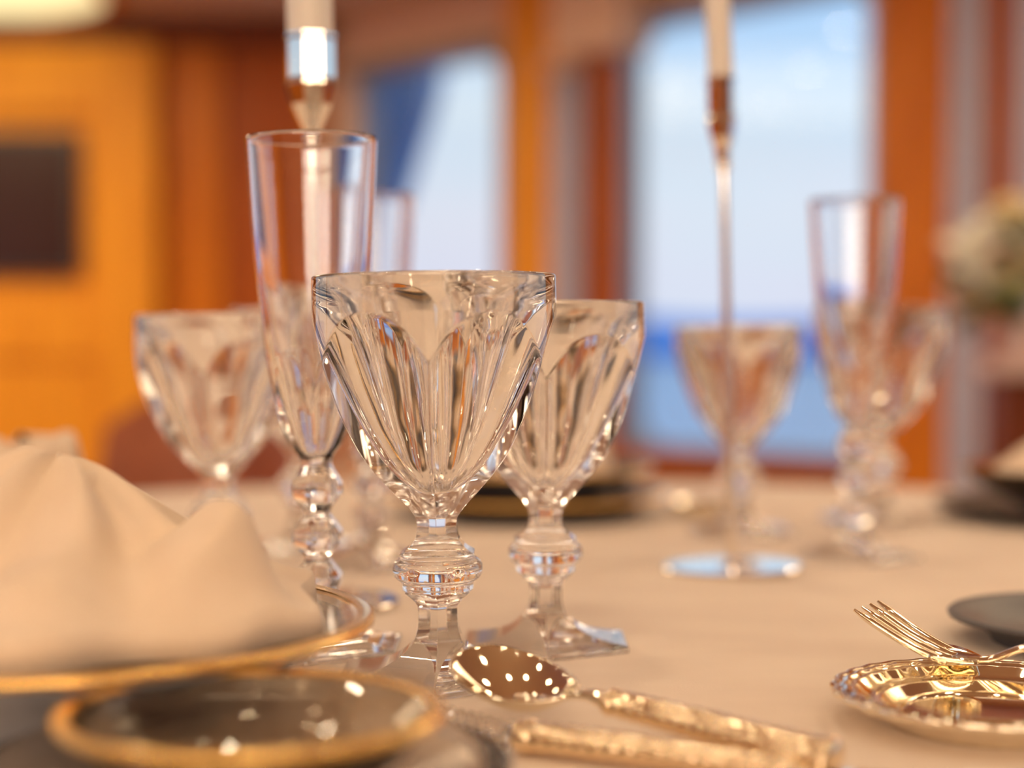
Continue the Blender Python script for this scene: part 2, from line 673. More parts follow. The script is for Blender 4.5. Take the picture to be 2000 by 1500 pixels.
def cbox(name, px0, px1, y0, y1, dep0, dep1, m, parent=cab, bev=0.006, lab=None):
    x0, x1 = at(px0, D), at(px1, D)
    bm = bmesh.new()
    box(bm, ((x0 + x1) / 2 - parent.location.x if parent else (x0 + x1) / 2, -(dep0 + dep1) / 2, (yz(y0, D) + yz(y1, D)) / 2),
        (x1 - x0, dep1 - dep0, abs(yz(y0, D) - yz(y1, D))), bevel=bev)
    return bmobj(name, bm, m, parent)


cbox('back_panel', -560, 322, 100, 1080, 0.0, 0.10, M['wood_light'])
cbox('stile', 205, 322, 100, 1080, 0.10, 0.15, M['wood_light'])
cbox('stile', -560, -440, 100, 1080, 0.10, 0.15, M['wood_light'])
cbox('rail', -440, 205, 110, 232, 0.10, 0.14, M['wood_light'])
cbox('rail', -440, 205, 575, 700, 0.10, 0.14, M['wood_light'])
cbox('door', -110, 200, 712, 1080, 0.10, 0.13, M['wood_light'])
cbox('door', -430, -116, 712, 1080, 0.10, 0.13, M['wood_light'])
scr = empty('television', (at(-120, D), D - 0.10, 0))
tag(scr, 'dark square screen inset in the orange wood cabinet', 'television')
x0, x1 = at(-420, D), at(178, D)
bm = bmesh.new()
box(bm, (0, -0.025, (yz(268, D) + yz(545, D)) / 2), (x1 - x0, 0.045, yz(268, D) - yz(545, D)), bevel=0.006)
bmobj('bezel', bm, M['dark_glaze'], scr)
bm = bmesh.new()
box(bm, (0, -0.050, (yz(268, D) + yz(545, D)) / 2), (x1 - x0 - 0.06, 0.006, yz(268, D) - yz(545, D) - 0.06))
bmobj('screen', bm, M['screen'], scr)

# left and rear walls close the room; a window on the left near the table
bm = bmesh.new()
box(bm, (XL - 0.05, (YB + D) / 2, 0.28), (0.1, D - YB, 0.56))
box(bm, (XL - 0.05, (YB + D) / 2, 1.97), (0.1, D - YB, 0.26))
box(bm, (XL - 0.05, 5.65, 1.2), (0.1, 0.9, 1.3))
box(bm, (XL - 0.05, -1.8, 1.2), (0.1, 1.7, 1.3))
setting(bmobj('wall_left', bm, M['wood']))
bm = bmesh.new()
box(bm, (2.2, YB - 0.05, CEIL / 2), (12, 0.1, CEIL))
setting(bmobj('wall_front', bm, M['tan_fabric']))
wl = empty('window_4', (XL - 0.05, 2.125, 0.56))
wl['kind'] = 'structure'
bm = bmesh.new()
for y in (-3.04, -1.4, 0.2, 1.7, 3.04): box(bm, (0, y, 0.64), (0.1, 0.08, 1.28))
bmobj('window_frame', bm, M['frame_metal'], wl)
bm = bmesh.new()
box(bm, (0, 0, 0.64), (0.006, 6.1, 1.28))
bmobj('pane', bm, M['pane'], wl)

# ceiling: lit cove panel over the saloon and small downlights
cv = empty('ceiling_light', (-2.42, 5.33, CEIL))
tag(cv, 'glowing yellow oval cove light in the ceiling above the wood cabinet', 'lamp')
pts = [(1.02 * math.copysign(abs(math.cos(2 * PI * k / 64))**0.6, math.cos(2 * PI * k / 64)),
        0.72 * math.copysign(abs(math.sin(2 * PI * k / 64))**0.6, math.sin(2 * PI * k / 64))) for k in range(64)]
mkobj('diffuser', [(x, y, -0.012) for x, y in pts], [tuple(range(64))[::-1]], M['cove'], cv, False)
vr, fc = [], []
for s, z in ((1.0, -0.012), (1.0, -0.03), (1.05, -0.03), (1.05, 0.0)):
    for x, y in pts: vr.append((x * s, y * s, z))
for a in range(3):
    for k in range(64):
        j = (k + 1) % 64
        fc.append((a * 64 + k, a * 64 + j, a * 64 + 64 + j, a * 64 + 64 + k))
mkobj('surround', vr, fc, M['wood'], cv, False)

dl = empty('downlight', (0, 0, CEIL))
lathe('trim_ring', [(0.037, -0.001), (0.038, -0.012), (0.050, -0.010), (0.055, 0.0)], M['nickel'], dl, 32)
lathe('bulb', [(0.0, -0.010), (0.020, -0.009), (0.036, -0.005)], M['lamp'], dl, 24)
spots = [(x, y) for y in (-1.6, -0.7, 0.2, 1.1, 2.0, 2.9, 4.2) for x in (-2.8, -1.7, -0.8, 0.0, 0.8, 1.7)]
spots = [p for p in spots if (Vector(p) - P0).dot(N) > 0.3]
for i, (x, y) in enumerate(spots):
    o = dl if i == 0 else copy_tree(dl)
    o.location = (x, y, CEIL)
    tag(o, 'small round warm downlight recessed in the saloon ceiling', 'lamp', 'downlights in the saloon ceiling')

# outside: sea, bulwark, raked fin
bm = bmesh.new()
bmesh.ops.create_grid(bm, x_segments=2, y_segments=2, size=1500)
sea = bmobj('sea', bm, M['water'], loc=(0, 0, -3.0))
sea['kind'] = 'structure'
hv, hf = [], []
nh = 80
for i in range(nh + 1):
    a = R_(20 + 130 * i / nh)
    hh = 5.5 + 1.6 * math.sin(i * 0.35) + 0.8 * math.sin(i * 1.1)
    for rr, zz in ((395, -3.5), (400, hh * 0.7), (440, hh), (500, -3.5)):
        hv.append((rr * math.cos(a), rr * math.sin(a), zz + (EYE if zz > 0 else 0)))
for i in range(nh):
    for k in range(3):
        a = i * 4 + k
        hf.append((a, a + 1, a + 5, a + 4))
hl_ = mkobj('hills', hv, hf, mat('hazy_hill', (0.14, 0.34, 0.78), 0.9, spec=0.0))  # blue distance haze is put into the base colour
hl_['kind'] = 'structure'
bw = empty('bulwark', W(0.0, 0, -3.0))
tag(bw, 'pale blue white bulwark outside the large window under the sea horizon', 'bulwark')
bm = bmesh.new()
wall_box(bm, -8, 5, -0.3, 0.80, -3.0, -3.12)
bmesh.ops.translate(bm, verts=bm.verts, vec=-bw.location)
bmobj('side_panel', bm, M['skylit_white_paint'], bw)
bm = bmesh.new()
wall_box(bm, -8, 5, 0.80, 0.82, -2.96, -3.16)
bmesh.ops.translate(bm, verts=bm.verts, vec=-bw.location)
bmobj('cap_rail', bm, M['blue_paint'], bw)
bm = bmesh.new()
wall_box(bm, -8, 5, -0.35, -0.3, -0.12, -3.12)
setting(bmobj('floor_deck_outside', bm, M['skylit_white_paint']))
fin = empty('raked_fin', W(1.0, 0, -0.5))
tag(fin, 'dark blue raked fin panel standing outside the narrower window', 'panel')
bm = bmesh.new()


poly = [(two(560, -0.34), -0.3), (two(742, -0.34), -0.3), (two(744, -0.34), 1.30), (two(836, -0.34), 1.86), (two(842, -0.34), 2.5), (two(560, -0.34), 2.5)]
f0 = [bm.verts.new(W(t, z, -0.34) - fin.location) for t, z in poly]
f1 = [bm.verts.new(W(t, z, -0.42) - fin.location) for t, z in poly]
bm.faces.new(f0)
bm.faces.new(f1[::-1])
for i in range(len(poly)):
    j = (i + 1) % len(poly)
    bm.faces.new((f0[i], f1[i], f1[j], f0[j]))
bmobj('panel', bm, M['blue_paint'], fin)

# ------------------------------------------------------------------ table and cloth
TC = Vector((0.06, 0.86))
TR = 0.70
tb = empty('dining_table', (TC.x, TC.y, 0))
tag(tb, 'round dining table under the cream tablecloth', 'table')
lathe('tabletop', [(0, TZ - 0.035), (TR - 0.01, TZ - 0.035), (TR - 0.004, TZ - 0.02), (TR - 0.01, TZ - 0.004), (0, TZ - 0.004)], M['wood_dark'], tb, 96)
lathe('pedestal', [(0, 0.0), (0.30, 0.0), (0.30, 0.03), (0.12, 0.07), (0.07, 0.12), (0.07, 0.6), (0.16, TZ - 0.035), (0, TZ - 0.035)], M['wood_dark'], tb, 48)
verts, faces = [(0, 0, 0)], []
n = 192
rings = [0.15, 0.3, 0.45, 0.58, 0.66, 0.695, 0.703]
for r in rings:
    for k in range(n):
        t = 2 * PI * k / n
        verts.append((r * math.cos(t), r * math.sin(t), 0 if r < 0.70 else -0.006))
for j in range(1, 9):
    s = j / 8
    for k in range(n):
        t = 2 * PI * k / n
        r = 0.706 + s * 0.05 + s * 0.028 * math.sin(t * 18 + 0.6 * math.sin(3 * t))
        verts.append((r * math.cos(t), r * math.sin(t), -0.006 - 0.30 * s))
for k in range(n): faces.append((0, 1 + k, 1 + (k + 1) % n))
for a in range(len(rings) + 8 - 1):
    for k in range(n):
        p, q = 1 + a * n + k, 1 + a * n + (k + 1) % n
        faces.append((p, p + n, q + n, q))
cl = mkobj('tablecloth', verts, faces, M['cloth'], loc=(TC.x, TC.y, TZ))
tag(cl, 'cream peach tablecloth covering the round dining table', 'tablecloth')

# ------------------------------------------------------------------ crystal
BIG = 1.0


def goblet(name, loc, tilt, scale=(1, 1, 1)):
    g = empty(name, loc, tilt, scale)
    foot = [([(0, 0, BIG), (0, 0.012, BIG), (0, 0.0384, 0.0384 * 1.0)], 10),
            ([(0, 0.0384, 0.0384), (0, 0.06, 0.0384)], 3),
            ([(0, 0.06, 0.0384), (0.0004, 0.06, 0.0389), (0.0022, 0.06, 0.0390), (0.0030, 0.06, 0.0382)], 10),
            ([(0.0030, 0.06, 0.0382), (0.0043, 0.06, 0.0290), (0.0066, 0.06, 0.0205), (0.0105, 0.05, 0.0138), (0.0155, 0.04, 0.0095),
              (0.0210, 0.04, 0.0079), (0.0250, 0.04, 0.0077)], 44)]
    stem = [([(0.0250, 0.04, 0.0077), (0.0285, 0.04, 0.0078), (0.0310, 0.04, 0.0092), (0.0335, 0.04, 0.0118), (0.0345, 0.0138, 0.0128)], 26),
            ([(0.0345, 0.0138, 0.0128), (0.0352, 0.0141, 0.0150), (0.0372, 0.0144, 0.0160), (0.0385, 0.0148, 0.0165)], 10),
            ([(0.0385, 0.0148, 0.0165), (0.0388, 0.0156, 0.0170), (0.0405, 0.0173, 0.0178), (0.0434, 0.0182, 0.0179), (0.0460, 0.0174, 0.0178), (0.0476, 0.0158, 0.0170)], 30),
            ([(0.0476, 0.0158, 0.0170), (0.0479, 0.0149, 0.0165), (0.0498, 0.0147, 0.0150)], 10),
            ([(0.0498, 0.0147, 0.0150), (0.0515, 0.03, 0.0122), (0.0535, 0.03, 0.0100), (0.0565, 0.03, 0.0083), (0.0605, 0.03, 0.0077)], 26)]
    bowl = [([(0.0605, 0.03, 0.0077), (0.0640, 0.05, 0.0082), (0.0672, 0.05, 0.0102), (0.0744, 0.05, 0.0166), (0.0832, 0.05, 0.0240), (0.0905, 0.05, 0.0290),
              (0.0995, 0.0487, 0.0334), (0.1090, 0.0487, 0.0372), (0.1182, 0.0487, 0.0401), (0.1282, 0.0487, 0.0430), (0.1382, 0.0487, 0.0461),
              (0.1420, 0.0487, 0.0475), (0.1450, 0.0486, 0.0487)], 180),
            ([(0.1450, 0.0486, 0.0487), (0.1520, 0.0485, 0.0540), (0.1590, 0.0484, 0.060)], 30),
            ([(0.1590, 0.0484, 0.06), (0.1597, 0.0482, 0.06), (0.1600, 0.0476, 0.06), (0.1597, 0.0470, 0.06), (0.1590, 0.0467, 0.06)], 14),
            ([(0.1590, 0.0467, BIG), (0.1539, 0.0454, BIG), (0.1457, 0.0423, BIG), (0.1355, 0.0381, BIG), (0.1274, 0.0346, BIG), (0.1182, 0.0304, BIG),
              (0.1094, 0.0261, BIG), (0.0974, 0.0196, BIG), (0.0874, 0.0124, BIG), (0.0825, 0.0072, BIG), (0.0796, 0.0022, BIG), (0.0793, 0.0, BIG)], 100)]
    facet_parts([('foot', foot), ('stem', stem), ('bowl', bowl)], M['crystal'], g)
    return g


def flute(name, loc, tilt):
    g = empty(name, loc, tilt)
    c = 0.000219

    def z(y): return (1278 - y) * c
    foot = [([(0, 0, BIG), (0, 0.0335, 0.0335)], 8),
            ([(0, 0.0335, 0.0335), (0, 0.06, 0.0335)], 3),
            ([(0, 0.06, 0.0335), (0.0004, 0.06, 0.0340), (0.0020, 0.06, 0.0341), (0.0028, 0.06, 0.0333)], 8),
            ([(0.0028, 0.06, 0.0333), (0.0042, 0.06, 0.0260), (0.0068, 0.06, 0.0185), (0.0110, 0.05, 0.0120), (0.0165, 0.04, 0.0082), (0.0210, 0.04, 0.0068)], 30)]
    Q = 0.03
    stem = [([(0.0210, 0.04, 0.0068), (0.0240, Q, 0.0076)], 8), ([(0.0240, Q, 0.0076), (0.0313, 0.0114, 0.0104)], 16), ([(0.0313, 0.0114, 0.0104), (0.0388, Q, 0.0052)], 16),
            ([(0.0388, Q, 0.0052), (0.0402, Q, 0.0054)], 4), ([(0.0402, Q, 0.0054), (0.0470, 0.0116, 0.0106)], 16), ([(0.0470, 0.0116, 0.0106), (0.0505, 0.0116, 0.0106)], 6),
            ([(0.0505, 0.0116, 0.0106), (0.0582, Q, 0.0054)], 16),
            ([(0.0582, Q, 0.0054), (0.0596, Q, 0.0054)], 4), ([(0.0596, Q, 0.0054), (0.0672, 0.0116, 0.0106)], 16), ([(0.0672, 0.0116, 0.0106), (0.0708, 0.0116, 0.0106)], 6),
            ([(0.0708, 0.0116, 0.0106), (0.0792, Q, 0.0062)], 16)]
    bowl = [([(0.0792, 0.02, 0.0062), (0.0812, 0.02, 0.0064), (z(870), 0.03, 0.0112), (z(810), 0.0180, 0.0157), (z(760), 0.0193, 0.0179), (z(720), 0.0206, 0.0198), (z(680), 0.0217, 0.0220),
              (z(620), 0.0231, 0.026), (z(520), 0.0251, 0.03), (z(420), 0.0266, 0.034), (z(330), 0.0276, 0.04), (z(282), 0.0281, 0.04)], 130),
            ([(z(282), 0.0281, 0.04), (z(278.5), 0.0279, 0.04), (z(277), 0.0273, 0.04), (z(278.5), 0.0267, 0.04), (z(282), 0.0264, 0.04)], 10),
            ([(z(282), 0.0264, BIG), (z(420), 0.0246, BIG), (z(520), 0.0230, BIG), (z(620), 0.0202, BIG), (z(720), 0.0162, BIG), (z(810), 0.0108, BIG),
              (z(870), 0.0058, BIG), (z(892), 0.0020, BIG), (z(896), 0, BIG)], 80)]
    facet_parts([('foot', foot), ('stem', stem), ('bowl', bowl)], M['crystal'], g)
    return g


LEAN = R_(-0.7)   # everything on the table leans a little to the left
g1 = goblet('crystal_goblet', (at(857, 0.642), 0.642, TZ), (0, LEAN, 0))
tag(g1, 'large clear cut crystal goblet in sharp focus with a ringed stem knop', 'goblet')
GR = 'crystal goblets set around the table'


def put_goblet(px, d, s, label, lean=LEAN, rz=0):
    o = copy_tree(g1)
    o.location = (at(px, d), d, TZ)
    o.scale = s
    o.rotation_euler = (0, lean, rz)
    tag(o, label, 'goblet', GR)
    return o


g1['group'] = GR
S2 = (0.907, 0.907, 0.945)
put_goblet(1066, 0.710, S2, 'smaller crystal goblet standing just behind the sharply focused large goblet', R_(-0.2))
put_goblet(430, 0.875, (0.905, 0.905, 0.93), 'blurred crystal goblet between the folded napkin and the tall flute')
put_goblet(590, 1.04, (0.905, 0.905, 0.97), 'blurred crystal goblet mostly hidden behind the tall clear flute')
put_goblet(1446, 1.13, (0.9, 0.9, 0.91), 'blurred crystal goblet behind the slim stem of the narrow candlestick')
put_goblet(1715, 1.20, (1.0, 1.0, 1.0), 'blurred crystal goblet in front of the orange wood pillar', R_(0.6))
f1 = flute('champagne_flute', (at(622, 0.70), 0.70, TZ), (0, LEAN, 0))
f1.scale = (1.01, 1.01, 1.013)
GF = 'tall crystal flutes'
tag(f1, 'tall clear champagne flute with beaded stem beside the large sharp goblet', 'glass', GF)
for px, d, lb in ((722, 0.97, 'blurred champagne flute behind the sharp goblet against the narrower window'),
                  (1674, 1.00, 'blurred champagne flute between the large window and the orange pillar')):
    o = copy_tree(f1)
    o.location = (at(px, d), d, TZ)
    o.rotation_euler = (0, R_(-0.3), R_(10))
    tag(o, lb, 'glass', GF)


# ------------------------------------------------------------------ candlesticks
def candlestick(px, d, lean, rc, label, clabel, rtop):
    g = empty('candlestick', (at(px, d), d, TZ), (0, lean, 0))
    tag(g, label, 'candlestick', 'candlesticks on the table')
    lathe('base', [(0, 0), (0.0395, 0), (0.0408, 0.0008), (0.0410, 0.0022), (0.0400, 0.0032), (0.030, 0.0036), (0.006, 0.0040), (0.004, 0.006), (0.0, 0.006)], M['nickel'], g, 96)
    lathe('stem', [(0, 0.004), (0.0030, 0.004), (0.0029, 0.14), (0.0028, 0.238), (0, 0.238)], M['nickel'], g, 24)
    lathe('bead', [(0, 0.232), (0.0030, 0.233), (0.0042, 0.2345), (0.0042, 0.237), (0.0032, 0.239), (0, 0.240)], M['nickel'], g, 24)
    cup = [(0.0022, 0.240), (0.0046, 0.2445), (0.55 * rc, 0.250), (0.80 * rc, 0.257), (rc, 0.2665), (rc * 0.985, 0.268), (0.95 * rc, 0.2700), (0.95 * rc, 0.289),
           (rc, 0.2905), (rc, 0.292), (0.92 * rc, 0.2925), (0.90 * rc, 0.2915), (0.88 * rc, 0.276), (0, 0.275)]
    cup = [(a, b - 0.004) for a, b in cup]
    cp = lathe('cup', cup, M['nickel'], g, 8, smooth=False)
    cp.rotation_euler = (0, 0, R_(36))
    c = empty('candle', (0, 0, 0))
    c.matrix_world = Matrix.Translation(g.location) @ Euler((0, lean * 1.25, 0)).to_matrix().to_4x4() @ Matrix.Translation((0, 0, 0))
    top = Euler((0, lean, 0)).to_matrix() @ Vector((0, 0, 0.272))
    c.location = g.location + top
    c.rotation_euler = (0, lean * 1.8, 0)
    tag(c, clabel, 'candle', 'tall dinner candles')
    r = rc * 0.86
    lathe('wax_body', [(0, 0), (r, 0), (r, 0.03), (rtop, 0.20), (rtop * 0.9, 0.245), (rtop * 0.4, 0.252), (0, 0.253)], M['wax'], c, 40)
    lathe('wick', [(0, 0.252), (0.0008, 0.252), (0.0007, 0.262), (0, 0.262)], M['dark_glaze'], c, 8)


candlestick(620, 0.815, R_(-0.6), 0.0134, 'slim silver candlestick with a wide faceted cup behind the tall flute',
            'thick white candle in the wide cup above the tall flute', 0.0115)
candlestick(1432, 0.944, R_(-1.5), 0.0086, 'slim silver candlestick on a round base in front of the large window',
            'thin ivory candle in the narrow cup against the large window', 0.0082)


# ------------------------------------------------------------------ plates
def ring_plate(name, loc, R, h, label, cat, body, rim=None, foot=0.55, band=0.0045, group=None, n=128, th=0.003):
    g = empty(name, loc)
    tag(g, label, cat, group)
    f = R * foot
    prof = [(0, 0.0015), (f - 0.004, 0.0015), (f - 0.003, 0), (f, 0), (f + 0.001, 0.0025), (R * 0.82, h * 0.62), (R - 0.0005, h - th * 0.8), (R, h - th * 0.3), (R - 0.001, h),
            (R - band, h - 0.0006), (R * 0.80, h * 0.70 + th * 0.2), (f, 0.0025 + th), (0, 0.0020 + th)]
    lathe('body', prof, body, g, n, angle=R_(60))
    if rim:
        b = [(R - band, h - 0.0004), (R - band, h + 0.0003), (R - 0.0008, h + 0.0005), (R + 0.0005, h + 0.0001), (R + 0.0006, h - th * 0.5), (R + 0.0001, h - th)]
        lathe('gilt_rim', b, rim, g, n, angle=R_(60))
    return g


# near place setting at the left: grey bowl plate, glass plate with gilt rim, napkin
SX, SY = -0.157, 0.556
g = empty('under_plate', (SX, SY, TZ), scale=(0.95, 0.95, 1))
tag(g, 'deep grey glazed plate beneath the glass plate and napkin', 'plate')
lathe('body', [(0, 0.002), (0.050, 0.002), (0.051, 0), (0.056, 0), (0.060, 0.004), (0.074, 0.014), (0.090, 0.026), (0.104, 0.0325), (0.1045, 0.0335), (0.103, 0.034),
               (0.088, 0.029), (0.070, 0.018), (0.05, 0.0095), (0, 0.008)], M['grey_glaze'], g, 128, angle=R_(60))
g = empty('glass_plate', (SX, SY, TZ + 0.0335), scale=(0.95, 0.95, 1))
tag(g, 'clear glass plate with a broad gilt rim holding the large napkin', 'plate')
lathe('body', [(0, 0.0), (0.100, 0.0), (0.1135, 0.0025), (0.114, 0.0040), (0.113, 0.0048), (0.1085, 0.0045), (0.099, 0.003), (0, 0.003)], M['plate_glass'], g, 160, angle=R_(60))
lathe('gilt_rim', [(0.1085, 0.0047), (0.1085, 0.0053), (0.1135, 0.0054), (0.1148, 0.0046), (0.1150, 0.0030), (0.1142, 0.0022)], M['gilt'], g, 160, angle=R_(60))

# small dish in front
g = empty('glass_coaster_plate', (-0.075, 0.44, TZ))
tag(g, 'smoky clear glass under dish at the lower edge beneath the gilt rimmed dish', 'plate')
lathe('body', [(0, 0.001), (0.040, 0.001), (0.041, 0), (0.045, 0), (0.047, 0.003), (0.068, 0.011), (0.0745, 0.0165), (0.075, 0.018), (0.074, 0.0185), (0.066, 0.0145), (0.045, 0.0065), (0, 0.005)],
      M['smoke_glass'], g, 128, angle=R_(60))
g = empty('glass_dish', (-0.0715, 0.44, TZ + 0.0055), scale=(0.94, 0.94, 1))
tag(g, 'clear glass dish with gilt rim in front of the large goblet', 'dish')
lathe('body', [(0, 0.0), (0.026, 0.0), (0.030, 0.004), (0.044, 0.015), (0.0555, 0.0255), (0.056, 0.027), (0.055, 0.0278), (0.0515, 0.0262), (0.042, 0.0185), (0.028, 0.0085), (0, 0.004)],
      M['plate_glass'], g, 128, angle=R_(60))
lathe('gilt_rim', [(0.0515, 0.0266), (0.0515, 0.0272), (0.0550, 0.0284), (0.0568, 0.0276), (0.0570, 0.0262), (0.0560, 0.0250)], M['gilt'], g, 128, angle=R_(60))


# ------------------------------------------------------------------ napkins
def napkin(loc, R, H, lobes, label, seed, fold=7, rz=0.0, cap=None):
    rnd = random.Random(seed)
    g = empty('folded_napkin', loc, (0, 0, rz))
    tag(g, label, 'napkin', 'cream napkins folded on plates')
    nr, nt = 60, 200
    verts, faces = [(0, 0, 0)], []
    ph = [rnd.uniform(0, 6.28) for _ in range(5)]

    def hgt(x, y):
        r = math.hypot(x, y) / R
        t = math.atan2(y, x)
        e = max(0.0, 1 - r ** 2.2)
        v = 0.10 * H * e ** 0.6
        for (lx, ly, lr, lh) in lobes:
            q = math.hypot(x - lx, y - ly) / lr
            w_ = lh * math.exp(-(q ** 2.4)) * min(1, e * 3) + 0.1 * H * e
            v = 0.5 * (v + w_ + math.sqrt((v - w_) ** 2 + 0.00006))
        sw = t * fold + 4.0 * r + ph[0]
        v *= 1 + 0.22 * math.sin(sw) * min(1, r * 1.6) + 0.06 * math.sin(2 * sw + ph[1]) * min(1, r * 1.5)
        v += 0.06 * H * math.sin(7 * x / R + 4 * y / R + ph[2]) * e
        return max(0.0, v)
    verts[0] = (0, 0, hgt(1e-6, 0))
    for i in range(1, nr + 1):
        for k in range(nt):
            t = 2 * PI * k / nt
            r = R * (i / nr) * (1 + (0.05 * math.sin(5 * t + ph[3]) + 0.03 * math.sin(11 * t + ph[4])) * (i / nr))
            x, y = r * math.cos(t), r * math.sin(t)
            verts.append((x, y, hgt(x, y) if i < nr else 0.0))
    for k in range(nt): faces.append((0, 1 + k, 1 + (k + 1) % nt))
    for i in range(nr - 1):
        for k in range(nt):
            a, b = 1 + i * nt + k, 1 + i * nt + (k + 1) % nt
            faces.append((a, a + nt, b + nt, b))
    faces.append(tuple(1 + (nr - 1) * nt + k for k in range(nt))[::-1])
    mkobj('cloth_folds', verts, faces, M['napkin'], g)
    # rolled collar around the peak
    cx, cy_, cr, ch = (cap or (lobes[0][0], lobes[0][1], lobes[0][2] * 0.42, lobes[0][3] * 0.80))
    vv, ff = [], []
    ns, nc = 120, 10
    for s in range(ns):
        f = s / (ns - 1)
        t = f * 2 * PI * 1.6
        rr = cr * (1 - 0.5 * f)
        p = Vector((cx + rr * math.cos(t), cy_ + rr * math.sin(t), ch + 0.16 * lobes[0][3] * f))
        o = Vector((math.cos(t), math.sin(t), 0))
        for k in range(nc):
            a = 2 * PI * k / nc
            vv.append(p + o * (0.0045 * math.cos(a)) + Vector((0, 0, 1)) * (0.010 * math.sin(a)))
    for s in range(ns - 1):
        for k in range(nc):
            a, b = s * nc + k, s * nc + (k + 1) % nc
            ff.append((a, b, b + nc, a + nc))
    mkobj('rolled_fold', vv, ff, M['napkin'], g)
    return g


napkin((SX, SY, TZ + 0.037), 0.092, 0.055,
       [(-0.002, 0.0, 0.052, 0.048), (0.056, -0.034, 0.033, 0.034), (-0.060, -0.01, 0.05, 0.044), (0.0, -0.060, 0.032, 0.022)],
       'large cream napkin folded on the gilt rimmed glass plate in front', 3, fold=7, rz=0.0)

# far left setting
ring_plate('side_setting_plate', (-0.340, 0.97, TZ), 0.105, 0.020, 'grey plate behind the large napkin holding a second folded napkin', 'plate', M['slate_glaze'], M['gilt'])
napkin((-0.340, 0.97, TZ + 0.012), 0.090, 0.07, [(0.066, 0, 0.030, 0.066), (0.02, 0.0, 0.05, 0.05)], 'blurred cream napkin seen over the shoulder of the large napkin', 11, cap=(0.055, 0, 0.02, 0.048))

# far centre setting
CX, CY = at(1030, 1.26), 1.26
ring_plate('charger_plate', (CX, CY, TZ), 0.108, 0.0175, 'dark round charger plate with gilt edge behind the two focused goblets', 'plate', M['dark_glaze'], M['gilt'], 0.72)
ring_plate('grey_plate', (CX, CY, TZ + 0.0072), 0.098, 0.031, 'grey plate with a gilt edge stacked on the dark charger', 'plate', M['slate_glaze'], M['gilt'], 0.6)
napkin((CX + 0.012, CY, TZ + 0.0165), 0.060, 0.05, [(0.036, -0.005, 0.030, 0.048), (-0.02, 0, 0.03, 0.030)], 'blurred cream napkin on the stacked plates behind the smaller goblet', 5, rz=0.2)

# far right setting
RX, RY = at(2085, 1.22), 1.22
ring_plate('charger_plate', (RX, RY, TZ), 0.098, 0.013, 'dark charger plate half out of view beyond the right goblet', 'plate', M['dark_glaze'], None, 0.6)
g = empty('silver_bowl', (RX, RY, TZ + 0.006))
tag(g, 'silver bowl reflecting blue daylight on the dark charger plate', 'bowl')
lathe('body', [(0, 0), (0.03, 0), (0.034, 0.004), (0.058, 0.016), (0.078, 0.0305), (0.080, 0.033), (0.078, 0.034), (0.056, 0.0215), (0.03, 0.009), (0, 0.005)], M['silver'], g, 96, angle=R_(60))
napkin((RX, RY, TZ + 0.026), 0.062, 0.04, [(-0.005, 0, 0.04, 0.034)], 'cream napkin folded in the silver bowl', 9)
g = ring_plate('small_silver_dish', (at(1374, 1.25), 1.25, TZ), 0.030, 0.011, 'small silver dish catching white daylight left of the narrow candlestick', 'dish', M['silver'], None, 0.6)

# right: slate plate behind the fork
ring_plate('slate_plate', (at(2150, 0.714), 0.714, TZ), 0.065, 0.013, 'dark slate grey plate behind the fork at the edge of view', 'plate', M['slate_glaze'], None, 0.7, n=128)

# silver dish with stepped rings
DX, DY = at(1945, 0.560), 0.560
g = empty('silver_dish', (DX, DY, TZ))
tag(g, 'polished silver dish with ringed rim under the resting fork', 'dish')
Rr = 0.0557
prof = [(0, 0.0012), (0.034, 0.0012), (0.0345, 0), (0.036, 0), (0.037, 0.0015), (0.046, 0.0060), (0.0540, 0.0092), (0.0557, 0.0105), (0.0556, 0.0120), (0.0543, 0.0128),
        (0.0530, 0.0122), (0.0521, 0.0118), (0.0510, 0.0126), (0.0498, 0.0122), (0.0488, 0.0112), (0.0478, 0.0116), (0.0466, 0.0112), (0.0440, 0.0088), (0.0400, 0.0074),
        (0.0388, 0.0080), (0.0376, 0.0076), (0.0350, 0.0044), (0.0320, 0.0036), (0, 0.0034)]
lathe('body', prof, M['silver'], g, 192, angle=R_(75), lobes=(28, 0.010, 0.0455))
lathe('inner_ring', [(0.0330, 0.0036), (0.0325, 0.0046), (0.0312, 0.0048), (0.0305, 0.0036)], M['silver'], g, 128, angle=R_(75))


# ------------------------------------------------------------------ cutlery
def frame_mat(o, xdir, roll, origin):
    x = Vector(xdir).normalized()
    up = Vector((0, 0, 1))
    y = up.cross(x).normalized()
    z = x.cross(y).normalized()
    m = Matrix((x, y, z)).transposed().to_4x4()
    o.matrix_world = Matrix.Translation(origin) @ m @ Matrix.Rotation(roll, 4, 'X')


def relief_handle(parent, x0, x1, r0, r1, z0, mt, name='handle'):
    n = 150
    rnd = random.Random(4)
    tab = [[rnd.uniform(-1, 1) for _ in range(28)] for _ in range(n)]
    path, rad = [], []
    for i in range(n):
        s = i / (n - 1)
        path.append((x0 + (x1 - x0) * s, 0, z0))
        e = 1.0
        if s < 0.06: e = 0.45 + 0.75 * math.sin(s / 0.06 * PI / 2) - 0.10
        if 0.06 <= s < 0.09: e = 1.1 - (s - 0.06) / 0.03 * 0.2
        if s > 0.93: e = 1.12 if s < 0.97 else 1.12 * math.sqrt(max(0.02, 1 - ((s - 0.97) / 0.031) ** 2))
        r = (r0 + (r1 - r0) * s) * e
        rad.append((r, r * 0.78))

    def bp(i, t):
        s = i / (n - 1)
        if s < 0.09 or s > 0.93: return 1.0
        k = int(t / (2 * PI) * 28) % 28
        return 1 + 0.045 * tab[i][k] + 0.05 * math.sin(s * 120) * math.sin(t * 6)
    return sweep(name, path, rad, mt, parent, 28, bp)


